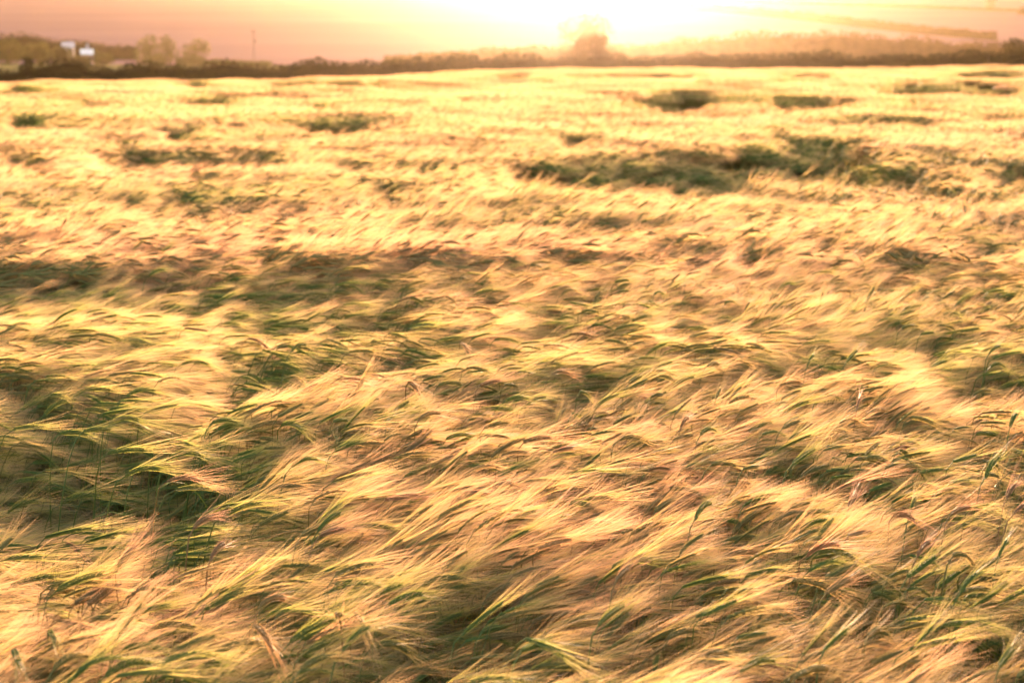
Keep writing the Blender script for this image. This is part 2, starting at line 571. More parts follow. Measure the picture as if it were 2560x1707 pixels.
# tower cut by the top of the picture
x, y = hit(2475, 27, 0.0, 500)
gz = float(ground_z(x, y))
w = 19 / FPX * y
t = thing('tower', 'hazy square tower on the hilltop, cut by the top edge of the photo', 'tower', (x, y, gz))
b = MB(); b.box((-w / 2, -w / 2, -0.3), (w / 2, w / 2, 11)); link('wall', b.mesh('tower_wall', [MAT['stone']]), t)
b = MB(); b.box((-w / 2 - 0.25, -w / 2 - 0.25, -0.28), (w / 2 + 0.25, w / 2 + 0.25, 0.9)); link('plinth', b.mesh('tower_plinth', [MAT['stone']]), t)
b = MB()
b.add([(-w / 2 - .3, -w / 2 - .3, 11), (w / 2 + .3, -w / 2 - .3, 11), (w / 2 + .3, w / 2 + .3, 11), (-w / 2 - .3, w / 2 + .3, 11), (0, 0, 13.4)], [(3, 2, 1, 0), (0, 1, 4), (1, 2, 4), (2, 3, 4), (3, 0, 4)])
link('roof', b.mesh('tower_roof', [MAT['slate']]), t)

# pole
x, y = hit(633, 150, 0.0, 300, 700)
y = 640.0
p = at(633, 75, y); gz = float(ground_z(p.x, y))
t = thing('utility_pole', 'thin upright pole in front of the pink hillside', 'pole', (p.x, y, gz))
b = MB(); b.tube([(0, 0, -0.3), (0, 0, (p.z - gz) * 0.5), (0, 0, p.z - gz)], [0.14, 0.12, 0.10], 8); link('pole', b.mesh('pole', [MAT['timber']]), t)
b = MB(); b.box((-0.9, -0.30, p.z - gz - 0.75), (0.9, -0.16, p.z - gz - 0.6)); link('crossarm', b.mesh('crossarm', [MAT['timber']]), t)
b = MB(); b.tube([(0.55, -0.23, p.z - gz - 4.1), (0.55, -0.23, p.z - gz - 3.3)], [0.28, 0.28], 10); b.box((0.1, -0.26, p.z - gz - 3.8), (0.55, -0.2, p.z - gz - 3.7))
link('transformer', b.mesh('transformer', [MAT['timber']]), t)


def house(label, px, ridge_row, eave_row, width_px, y, depth, roof_mat, yaw, windows, chimney):
    top = at(px, ridge_row, y); eave = at(px, eave_row, y)
    gz = float(ground_z(top.x, y))
    w = width_px / FPX * y
    he, hr = eave.z - gz, top.z - gz
    t = thing('house', label, 'house', (top.x, y, gz), yaw)
    b = MB()
    hw, hd = w / 2, depth / 2
    b.add([(-hw, -hd, -0.3), (hw, -hd, -0.3), (hw, hd, -0.3), (-hw, hd, -0.3), (-hw, -hd, he), (hw, -hd, he), (hw, hd, he), (-hw, hd, he), (-hw, 0, hr - 0.1), (hw, 0, hr - 0.1)],
          [(0, 1, 5, 4), (2, 3, 7, 6), (1, 2, 6, 9, 5), (3, 0, 4, 8, 7), (3, 2, 1, 0)])
    link('wall', b.mesh('house_wall', [MAT['render']]), t)
    b = MB()
    o_, e_ = 0.35, 0.3
    k = (hr - he) / hd
    for s in (-1, 1):
        ye, ze = s * (hd + o_), he - o_ * k
        vs = [(-hw - e_, ye, ze), (hw + e_, ye, ze), (hw + e_, 0, hr), (-hw - e_, 0, hr)]
        vs += [(a, b_, c + 0.14) for a, b_, c in vs]
        b.add(vs, [(0, 1, 2, 3), (4, 7, 6, 5), (0, 4, 5, 1), (1, 5, 6, 2), (2, 6, 7, 3), (3, 7, 4, 0)])
    rf = link('roof', b.mesh('house_roof', [roof_mat]), t)
    if chimney:
        b = MB(); b.box((hw * 0.1 - 0.45, -0.4, hr - 0.6), (hw * 0.1 + 0.45, 0.4, hr + 1.5)); b.tube([(hw * 0.1, 0, hr + 1.5), (hw * 0.1, 0, hr + 1.95)], [0.16, 0.14], 8)
        link('chimney', b.mesh('chimney', [MAT['slate']]), rf)
    for u in windows:
        b = MB(); wx = u * hw
        for a0, a1, c0, c1 in ((-0.6, -0.5, -0.6, 0.6), (0.5, 0.6, -0.6, 0.6), (-0.5, 0.5, -0.6, -0.5), (-0.5, 0.5, 0.5, 0.6)):
            b.box((wx + a0, -hd - 0.06, he - 1.2 + c0), (wx + a1, -hd - 0.002, he - 1.2 + c1))
        f = link('window', b.mesh('window_frame', [MAT['render']]), t)
        b = MB(); b.box((wx - 0.5, -hd - 0.03, he - 1.7), (wx + 0.5, -hd - 0.004, he - 0.7)); link('pane', b.mesh('pane', [MAT['glass']]), f)
    b = MB(); b.box((hw * 0.05 - 0.5, -hd - 0.05, -0.1), (hw * 0.05 + 0.5, -hd - 0.003, min(2.05, he - 0.2))); link('door', b.mesh('house_door', [MAT['timber']]), t)
    return t


house('white walled house with a bright pale roof and chimney among the olive trees', 217, 124.5, 136, 27, 618, 8.0, MAT['metal'], 0.22, (-0.6, 0.6), True)
house('lilac roofed farmhouse half hidden by trees, left of the bright white roof', 170, 107, 120, 27, 655, 8.0, MAT['slate'], 0.2, (-0.55, 0.55), False)
# ------------------------------------------------------------------ barley stalks
def ear_line(L, th0, kap, n_):
    """points and tangents of a curved ear, leaving the origin along +X"""
    s = np.linspace(0, L, n_)
    th = th0 - kap * s
    dx, dz = np.cos(th), np.sin(th)
    ds = L / (n_ - 1)
    P = np.zeros((n_, 3))
    P[1:, 0] = np.cumsum((dx[1:] + dx[:-1]) * 0.5 * ds)
    P[1:, 2] = np.cumsum((dz[1:] + dz[:-1]) * 0.5 * ds)
    T = np.stack([dx, np.zeros(n_), dz], 1)
    return P, T


def grain(b, c, d, side, L, w, mat=0, sides=5):
    """one husked grain: a small pointed spindle"""
    d = d / np.linalg.norm(d)
    a = side - d * (side @ d); a /= np.linalg.norm(a) + 1e-9
    e = np.cross(d, a)
    vs = [c - d * L * 0.5]
    for u, r in ((-0.25, 0.82), (0.08, 1.0), (0.34, 0.55)):
        for k in range(sides):
            q = 2 * math.pi * k / sides
            vs.append(c + d * L * u + w * 0.5 * r * (math.cos(q) * a + 0.8 * math.sin(q) * e))
    vs.append(c + d * L * 0.56)
    fs = [(0, 1 + (k + 1) % sides, 1 + k) for k in range(sides)]
    for i in range(2):
        for k in range(sides):
            k2 = (k + 1) % sides
            fs.append((1 + i * sides + k, 1 + i * sides + k2, 1 + (i + 1) * sides + k2, 1 + (i + 1) * sides + k))
    last = 1 + 3 * sides
    fs += [(1 + 2 * sides + k, 1 + 2 * sides + (k + 1) % sides, last) for k in range(sides)]
    b.add(vs, fs, mat)


def make_ear(L, kap, roll, awn_len, awn_lift, spread, n_awn_rows=2, wid=0.0009, fray=0.0, matE=0, matA=0):
    """ear of grains and its awns, as two builders"""
    be, ba = MB(), MB()
    n_ = max(9, int(L / 0.0062))
    P, T = ear_line(L, 0.0, kap, n_)
    be.tube(P, np.full(n_, 0.0013), 5, matE)
    for i in range(n_):
        t = T[i]
        Y = np.array([0, 1.0, 0]); Nn = np.cross(t, Y)
        s_ = math.cos(roll) * Y + math.sin(roll) * Nn
        f_ = -math.sin(roll) * Y + math.cos(roll) * Nn
        u = i / (n_ - 1)
        fat = (0.55 + 0.45 * math.sin(math.pi * min(1, 0.18 + 0.75 * u))) * 1.0
        for sgn in (-1, 1):
            if fray and rng.random() < fray:
                continue
            off = 0.0036 * fat
            c = P[i] + s_ * sgn * off + t * 0.0025 * (sgn > 0) + f_ * rng.normal() * 0.0004
            d = t + s_ * sgn * (0.40 + fray * rng.normal()) + rng.normal(size=3) * 0.04
            grain(be, c, d, f_, 0.0112 * (0.8 + 0.25 * fat), 0.0039 * fat, matE)
            # its awn
            tip = c + d / np.linalg.norm(d) * 0.006
            al = awn_len * rng.uniform(0.75, 1.12) * (1 - 0.25 * u)
            dirn = T[min(n_ - 1, i + 3)] + s_ * sgn * spread * rng.uniform(0.3, 1.3) + f_ * rng.normal() * spread * 0.5 + np.array([0, 0, awn_lift]) + rng.normal(size=3) * fray
            dirn /= np.linalg.norm(dirn)
            bend = np.array([0, rng.normal() * 0.06, rng.normal() * 0.06 + awn_lift * 0.5])
            us = np.array([0, 0.35, 0.7, 1.0])
            pts = tip + dirn * (al * us)[:, None] + bend * (al * us ** 2)[:, None]
            sd = np.cross(dirn, rng.normal(size=3)); sd /= np.linalg.norm(sd)
            ba.ribbon(pts, [wid, wid * 0.85, wid * 0.6, wid * 0.25], sd, matA)
        if i % 2 == 0 and not fray:      # the small middle grains on the two faces
            for sgn in (-1, 1):
                grain(be, P[i] + f_ * sgn * 0.0022 * fat + t * 0.003, t + f_ * sgn * 0.12, s_, 0.0100, 0.0035 * fat, matE, 4)
                al = awn_len * rng.uniform(0.7, 1.15) * (1 - 0.25 * u)
                dirn = T[min(n_ - 1, i + 3)] + f_ * sgn * spread * rng.uniform(0.2, 1.3) + s_ * rng.normal() * spread * 0.6 + np.array([0, 0, awn_lift])
                dirn /= np.linalg.norm(dirn)
                us = np.array([0, 0.5, 1.0])
                pts = P[i] + f_ * sgn * 0.003 + dirn * (al * us)[:, None] + np.array([0, rng.normal() * 0.06, rng.normal() * 0.06 + awn_lift * 0.5]) * (al * us ** 2)[:, None]
                sd = np.cross(dirn, rng.normal(size=3)); sd /= np.linalg.norm(sd)
                ba.ribbon(pts, [wid, wid * 0.7, wid * 0.25], sd, matA)
    return be, ba


def make_stem(b, h, back, mat=0, sides=5, r=0.0016, ribbon=False):
    """stem rising from BACK behind the ear, bending over into it at the origin; H metres tall"""
    p0, p1, p2, p3 = np.array([-back, 0, -h]), np.array([-back * 0.75, 0.02, -h * 0.35]), np.array([-0.05, 0, 0.012]), np.zeros(3)
    u = np.linspace(0, 1, 7 if not ribbon else 4)[:, None]
    pts = (1 - u) ** 3 * p0 + 3 * (1 - u) ** 2 * u * p1 + 3 * (1 - u) * u ** 2 * p2 + u ** 3 * p3
    if ribbon:
        b.ribbon(pts, [2.4 * r] * len(pts), (0.6, 0.8, 0), mat)
    else:
        b.tube(pts, np.linspace(1.25, 0.75, len(pts)) * r, sides, mat, False)
    return pts


def make_leaf(b, p, ang, L, up, w, mat=0, seg=5):
    """arching blade from point P"""
    u = np.linspace(0, 1, seg)
    d = np.array([math.cos(ang), math.sin(ang), 0])
    pts = p + d * (L * u)[:, None] + np.array([0, 0, 1.0]) * (L * (up * u - (up + 0.55) * u ** 2))[:, None]
    sd = np.array([-math.sin(ang), math.cos(ang), 0.25 * rng.normal()]); sd /= np.linalg.norm(sd)
    b.ribbon(pts, w * np.array([0.7, 1.0, 0.85, 0.5, 0.06])[:seg] if seg == 5 else w * np.linspace(1, 0.1, seg), sd, mat)


MATS4 = [MAT['awn'], MAT['ear'], MAT['stem'], MAT['leaf']]
forms = bpy.data.collections.new('barley_forms')       # never linked to the scene: only what the crop is grown from
_fc = [0]


def form(b):
    o = bpy.data.objects.new('form_%03d' % _fc[0], b.mesh('barley_form', MATS4))
    forms.objects.link(o)
    _fc[0] += 1
    return _fc[0] - 1


def rotm(az, pitch, roll=0.0, s=1.0, loc=(0, 0, 0)):
    M = np.eye(4)
    M[:3, :3] = np.array(Euler((roll, -pitch, az), 'XYZ').to_matrix()) * s
    M[:3, 3] = loc
    return M


# near: whole stalks, one by one
N_NEAR = 14
near_first = _fc[0]
for k in range(N_NEAR):
    b = MB()
    be, ba = make_ear(rng.uniform(0.065, 0.095), rng.uniform(0, 9), rng.uniform(0, math.pi), rng.uniform(0.13, 0.18), rng.uniform(-0.05, 0.12), rng.uniform(0.045, 0.11), wid=0.00064, matE=1, matA=0)
    b.merge(be); b.merge(ba)
    pts = make_stem(b, 0.62, rng.uniform(0.02, 0.16), 2, 4)
    for q in range(1 + (k % 2)):
        make_leaf(b, pts[2 + q], rng.uniform(-1.2, 1.2), rng.uniform(0.10, 0.2), rng.uniform(0.1, 0.7), 0.009, 3)
    form(b)


def light_stalk(b, loc, az, pitch, awns, wid, ear_rings, h, leaf=True):
    """simpler stalk for the middle distance"""
    s = MB()
    L = rng.uniform(0.06, 0.09)
    P, T = ear_line(L, 0.0, rng.uniform(0, 9), ear_rings)
    prof = np.sin(np.pi * np.linspace(0.08, 0.95, ear_rings)) * 0.0052 + 0.0012
    s.tube(P, prof, 4 if ear_rings > 3 else 3, 1, False)
    for q in range(awns):
        i = rng.integers(0, ear_rings)
        al = rng.uniform(0.11, 0.17)
        d = T[-1] + np.array([0, rng.normal() * 0.11, rng.normal() * 0.10 + 0.05]); d /= np.linalg.norm(d)
        sd = np.cross(d, rng.normal(size=3)); sd /= np.linalg.norm(sd)
        u = np.array([0, 0.5, 1.0]) if ear_rings > 3 else np.array([0, 1.0])
        pts = P[i] + d * (al * u)[:, None] + np.array([0, 0, rng.normal() * 0.08]) * (al * u ** 2)[:, None]
        s.ribbon(pts, wid * np.linspace(1, 0.3, len(u)), sd, 0)
    b.merge(s, rotm(az, pitch, 0, 1, loc))
    st = MB()
    make_stem(st, h, rng.uniform(0.02, 0.16), 2, ribbon=True, r=0.0016 if ear_rings > 3 else 0.0024)
    if leaf:
        make_leaf(st, np.array([-0.08, 0, -rng.uniform(0.12, 0.4)]), rng.uniform(0, 6.28), rng.uniform(0.12, 0.2), 0.4, 0.011, 3, 3)
    b.merge(st, rotm(az, 0, 0, 1, loc))


def patch(r, count, awns, wid, rings, mean_pitch, h, sd_az=0.30, leaf=True):
    b = MB()
    for k in range(count):
        a = rng.uniform(0, 2 * math.pi); q = r * math.sqrt(rng.random())
        light_stalk(b, (q * math.cos(a), q * math.sin(a), rng.normal() * 0.028), rng.normal() * sd_az, mean_pitch + rng.normal() * 0.2, awns, wid, rings, h, leaf)
    return form(b)


PITCHES = [-0.12, 0.08, 0.24, 0.42]
mid_forms = [[patch(0.20, 66, 16, 0.0013, 5, p, 0.62) for _ in range(4)] for p in PITCHES]
far_forms = [[patch(0.5, 230, 5, 0.0036, 3, p, 0.6) for _ in range(2)] for p in PITCHES]
rim_forms = [[patch(0.9, 300, 5, 0.0085, 3, p, 0.5, leaf=False) for _ in range(1)] for p in PITCHES]

# ------------------------------------------------------------------ how the crop stands: hollows beaten down by wind and rain, waves, the way the ears lean
CROP = 0.68
HOLLOWS = []                        # centre x, y, half width, half depth, depth, ragged
for x0, x1, y0, y1, dep in (
        # beside the camera
        (-520, 560, 985, 1130, 0.32), (270, 590, 1060, 1150, 0.46), (-560, 400, 1150, 1310, 0.34), (150, 430, 1215, 1325, 0.52), (-40, 160, 1395, 1450, 0.24),
        (-150, 480, 1630, 1760, 0.22), (250, 360, 1560, 1640, 0.25), (780, 1010, 1500, 1570, 0.22), (900, 1260, 1440, 1560, 0.20), (1150, 1290, 1560, 1640, 0.22), (2300, 2620, 1450, 1525, 0.30), (1700, 1960, 1560, 1640, 0.16),
        (1980, 2200, 1385, 1440, 0.16), (2230, 2520, 1600, 1660, 0.16), (430, 640, 1400, 1470, 0.16),
        (2250, 2640, 830, 960, 0.22), (2270, 2520, 1020, 1070, 0.16), (2060, 2330, 770, 840, 0.14), (1850, 2060, 850, 895, 0.13), (1640, 1730, 925, 960, 0.14), (1330, 1540, 880, 930, 0.13),
        (-400, 140, 880, 970, 0.18), (330, 520, 940, 1000, 0.12), (430, 780, 875, 930, 0.15), (440, 640, 800, 850, 0.12), (1150, 1420, 985, 1030, 0.12), (1320, 1480, 1110, 1150, 0.14),
        # middle
        (-400, 580, 645, 735, 0.17), (420, 1010, 675, 780, 0.15), (1210, 1450, 750, 795, 0.14), (220, 520, 490, 545, 0.12), (830, 1010, 458, 485, 0.12), (730, 850, 480, 505, 0.1), (-60, 60, 640, 690, 0.16),
        (1215, 1650, 392, 464, 0.50), (1440, 2000, 376, 462, 0.56), (1580, 1920, 380, 458, 0.56), (1740, 2030, 364, 454, 0.56), (1840, 2170, 350, 434, 0.46), (2050, 2350, 418, 455, 0.26), (2420, 2640, 418, 456, 0.30), (2400, 2620, 560, 610, 0.14),
        (190, 580, 370, 412, 0.32), (610, 700, 380, 408, 0.26), (-60, 90, 375, 406, 0.26), (760, 960, 396, 420, 0.16), (980, 1060, 405, 425, 0.16),
        # far
        (-80, 160, 282, 320, 0.42), (360, 480, 318, 346, 0.26), (230, 330, 342, 362, 0.22), (730, 910, 300, 325, 0.30), (640, 740, 305, 318, 0.2), (920, 1000, 288, 306, 0.2),
        (1340, 1480, 338, 356, 0.26), (1900, 1970, 320, 336, 0.26), (1560, 1840, 226, 256, 0.55), (1870, 1960, 238, 254, 0.4), (1880, 2150, 242, 264, 0.5), (2190, 2340, 208, 230, 0.6), (2320, 2600, 208, 228, 0.6),
        (2090, 2340, 290, 316, 0.5), (2010, 2120, 294, 312, 0.4), (2360, 2600, 178, 192, 0.8), (1940, 2110, 183, 202, 0.7), (1660, 1800, 255, 272, 0.35), (2480, 2600, 282, 300, 0.35), (2230, 2330, 250, 262, 0.3),
        (400, 550, 203, 216, 0.6), (-40, 110, 213, 228, 0.6), (580, 860, 203, 216, 0.6), (860, 990, 200, 210, 0.6), (700, 860, 260, 272, 0.4), (140, 240, 248, 264, 0.35), (400, 470, 248, 258, 0.3), (470, 590, 244, 256, 0.3), (1400, 1760, 184, 196, 0.6), (1200, 1330, 192, 200, 0.5)):
    over = 0.09 if y0 > 470 else 0.10
    dep *= 1.15 if y0 < 270 else 0.6 if y0 < 470 and dep < 0.33 else 0.5 if y0 > 470 and not (x1 < 600 and 980 < y0 < 1250) else 0.72
    xa, ya = hit((x0 + x1) / 2, y0, CROP + 0.05)
    xb, yb = hit((x0 + x1) / 2, y1, CROP + over)
    yc, xc = (ya + yb) / 2, (xa + xb) / 2
    HOLLOWS.append((xc, yc, (x1 - x0) / 2 / FPX * yc * 1.1, max(0.12, (ya - yb) / 2 * (1.0 if y0 > 345 and y1 > 425 else 1.25 if y0 < 270 else 0.85)), dep, (xa - xb) / max(0.2, ya - yb)))


def hollow(x, y):
    out = np.zeros_like(x)
    for xc, yc, hx, hy, dep, sl in HOLLOWS:
        wob = 0.13 * vnoise(x / (0.35 * hx + 0.05), y / (0.35 * hy + 0.05), 7)
        q = np.cbrt(np.abs((x - xc - sl * (y - yc)) / hx) ** 3 + np.abs((y - yc) / hy) ** 3) + wob
        out = np.maximum(out, dep * (1 - (sstep(0.6, 1.1, q) if yc < 20 else sstep(0.84, 1.02, q))))
    return out


# patches riper or greener than the rest
TINTS = []
for px, py, wpx, ry, dr, dh in ((180, 1390, 330, 0.35, 0.35, 0.6), (1480, 1180, 420, 0.30, 0.25, 0.35), (350, 1480, 350, 0.25, 0.2, 0.3), (950, 1480, 300, 0.30, -0.55, -0.2), (250, 1650, 320, 0.25, -0.6, -0.3), (650, 1620, 250, 0.2, -0.3, 0.1),
                                (2420, 1430, 260, 0.3, -0.5, -0.2), (500, 840, 500, 0.7, -0.35, -0.1), (2250, 800, 350, 0.7, -0.35, 0.0), (1250, 870, 300, 0.4, -0.35, 0.0), (450, 480, 450, 1.6, -0.3, 0.0), (1150, 1620, 250, 0.2, -0.35, 0.0)):
    tx, ty = hit(px, py, CROP + 0.05)
    TINTS.append((tx, ty, wpx / FPX * ty, ry, dr, dh))


def stand(x, y):
    """height of the ears above ground, lean azimuth, lean pitch, ripeness, pinkness"""
    ho = hollow(x, y)
    d = np.sqrt(x * x + y * y)
    far = sstep(7, 22, d)
    h = CROP + (0.018 * vnoise(x / 0.85, y / 0.7, 0) + 0.014 * vnoise(x / 0.33, y / 0.28, 1)) * (1 - 0.5 * far)
    calm = 1 - 0.85 * np.clip(np.maximum(np.maximum(ho, hollow(x, y - 0.25 - 0.02 * y)), hollow(x, y + 0.9)) / 0.25, 0, 1)
    h = h + calm * far * (0.05 * vnoise(x / 2.2, y / 4.5, 2) + 0.045 * vnoise(x / 1.1, y / 2.4, 3)) + calm * sstep(26, 60, d) * (0.15 * vnoise(x / 2.6, y / 6, 8) + 0.15 * vnoise(x / 6.0, y / 14, 9))
    h = h - ho
    az = 0.42 + 0.55 * vnoise(x / 1.3, y / 1.1, 4) + 0.26 * vnoise(x / 0.42, y / 0.36, 5)
    pit = 0.17 + 0.24 * vnoise(x / 0.62, y / 0.5, 6) + 0.12 * vnoise(x / 0.27, y / 0.24, 7) - 0.45 * np.minimum(ho, 0.3)
    ripe = 0.62 + 0.32 * vnoise(x / 1.6, y / 1.9, 8) + 0.18 * vnoise(x / 0.4, y / 0.4, 9) - 1.8 * np.minimum(0.4, np.maximum(ho, hollow(x, y - 0.25 - 0.02 * y)))
    hue = 0.32 + 0.40 * vnoise(x / 0.9, y / 0.8, 10) + 0.25 * vnoise(x / 0.3, y / 0.3, 11)
    for px, py, rx, ry, dr, dh in TINTS:
        w_ = np.exp(-((x - px) / rx) ** 2 - ((y - py) / ry) ** 2)
        ripe = ripe + dr * w_; hue = hue + dh * w_
    return h, az, pit, ripe, hue


# ------------------------------------------------------------------ the stalks one can pick out, each a thing of its own
EARS = []
for k in range(16):
    L = 0.088
    kap = (1.5, 4.0, 7.0, 10.0)[k % 4]
    roll = (0.25, 1.2, 1.57, 0.8)[(k // 4) % 4] + rng.normal() * 0.2
    be, ba = make_ear(L, kap, roll, rng.uniform(0.13, 0.165), rng.uniform(-0.03, 0.10), rng.uniform(0.05, 0.10), wid=0.00068)
    EARS.append((be.mesh('ear', [MAT['ear']]), ba.mesh('awns', [MAT['awn']]), kap, L))
fr_e, fr_a = make_ear(0.055, 2.0, 0.3, 0.06, 0.0, 0.45, fray=0.35)
FRAYED = (fr_e.mesh('frayed_ear', [MAT['ear']], True), fr_a.mesh('frayed_awns', [MAT['awn']]), 2.0, 0.055)
STEMS = []
for k in range(4):
    b = MB()
    back = (0.03, 0.06, 0.10, 0.14)[k]
    q = make_stem(b, 0.7, back, 0, 6, 0.0017)
    b.v = [v + np.array([back, 0, 0.7]) for v in b.v]
    STEMS.append((b.mesh('stem', [MAT['stem']], True), back, q + np.array([back, 0, 0.7])))
LEAVES = []
for k in range(4):
    b = MB()
    make_leaf(b, np.zeros(3), rng.uniform(-0.5, 0.5), rng.uniform(0.12, 0.2), rng.uniform(0.2, 0.7), 0.011, 0, 5)
    LEAVES.append(b.mesh('leaf', [MAT['leaf']], True))

TONE = {'green': (0.08, 0.3), 'bluish': (0.0, 0.1), 'olive': (0.45, 0.4), 'gold': (0.85, 0.25), 'brown': (0.95, 0.95), 'pale': (1.0, 0.45)}
HERO_SEG = []


def stalk(bx, by, tx, ty, tone, label=None, leaf=None, frayed=False, lift=0.055, toward=None):
    lift = lift - 0.035 if not frayed else lift
    x, y = hit(bx, by, CROP + lift)
    for _ in range(2):
        ho = float(hollow(np.array([x]), np.array([y]))[0])
        x, y = hit(bx, by, CROP + lift - 0.75 * ho)
    gz = float(ground_z(x, y))
    h = CROP + lift - 0.75 * ho
    vx, vz = (tx - bx) * y / FPX, -(ty - by) * y / FPX
    lat = math.hypot(vx, vz)
    em, am, kap, L = FRAYED if frayed else EARS[rng.integers(0, len(EARS))]
    sc = min(1.4, max(0.85, lat / L)) if lat > L * 0.85 else rng.uniform(0.9, 1.05)
    depth = math.sqrt(max(0.0, (L * sc) ** 2 - lat ** 2))
    sg = toward if toward is not None else (1 if rng.random() < 0.85 else -1)
    az = math.atan2(sg * depth, vx)
    pit = math.asin(max(-1, min(1, vz / max(lat, L * sc)))) + kap * L * 0.5
    stm, back, q = STEMS[rng.integers(0, 4)]
    fx, fy = x - back * math.cos(az), y - back * math.sin(az)
    t = thing('barley_stalk', label[0] if label else '', 'barley', (fx, fy, gz), az, 'barley ears standing clear of the awns')
    if not label:
        UNNAMED.append((t, bx, by, tx, ty, tone, y))
    ripe, hue = TONE[tone]
    ripe = min(1, max(0, ripe + rng.normal() * 0.06)); hue = min(1, max(0, hue + rng.normal() * 0.08))
    hz_ = h
    kids = [link('stem', stm, t), link('ear', em, t, (back, 0, hz_), (0, -pit, 0)), link('awns', am, t, (back, 0, hz_), (0, -pit, 0))]
    kids[0].scale = (1, 1, hz_ / 0.7)
    kids[1].scale = kids[2].scale = (sc, sc, sc)
    kids[2]['kind'] = 'stuff'
    if leaf or (leaf is None and rng.random() < 0.3):
        i = rng.integers(3, 5)
        p = q[i] * np.array([1, 1, hz_ / 0.7])
        kids.append(link('leaf', LEAVES[rng.integers(0, 4)], t, tuple(p), (0, 0, rng.uniform(-0.8, 0.8))))
    for o in kids:
        o['ripe'], o['hue'] = float(ripe), float(hue)
    HERO_SEG.append((x, y, x + math.cos(az) * L, y + math.sin(az) * L))
    return t


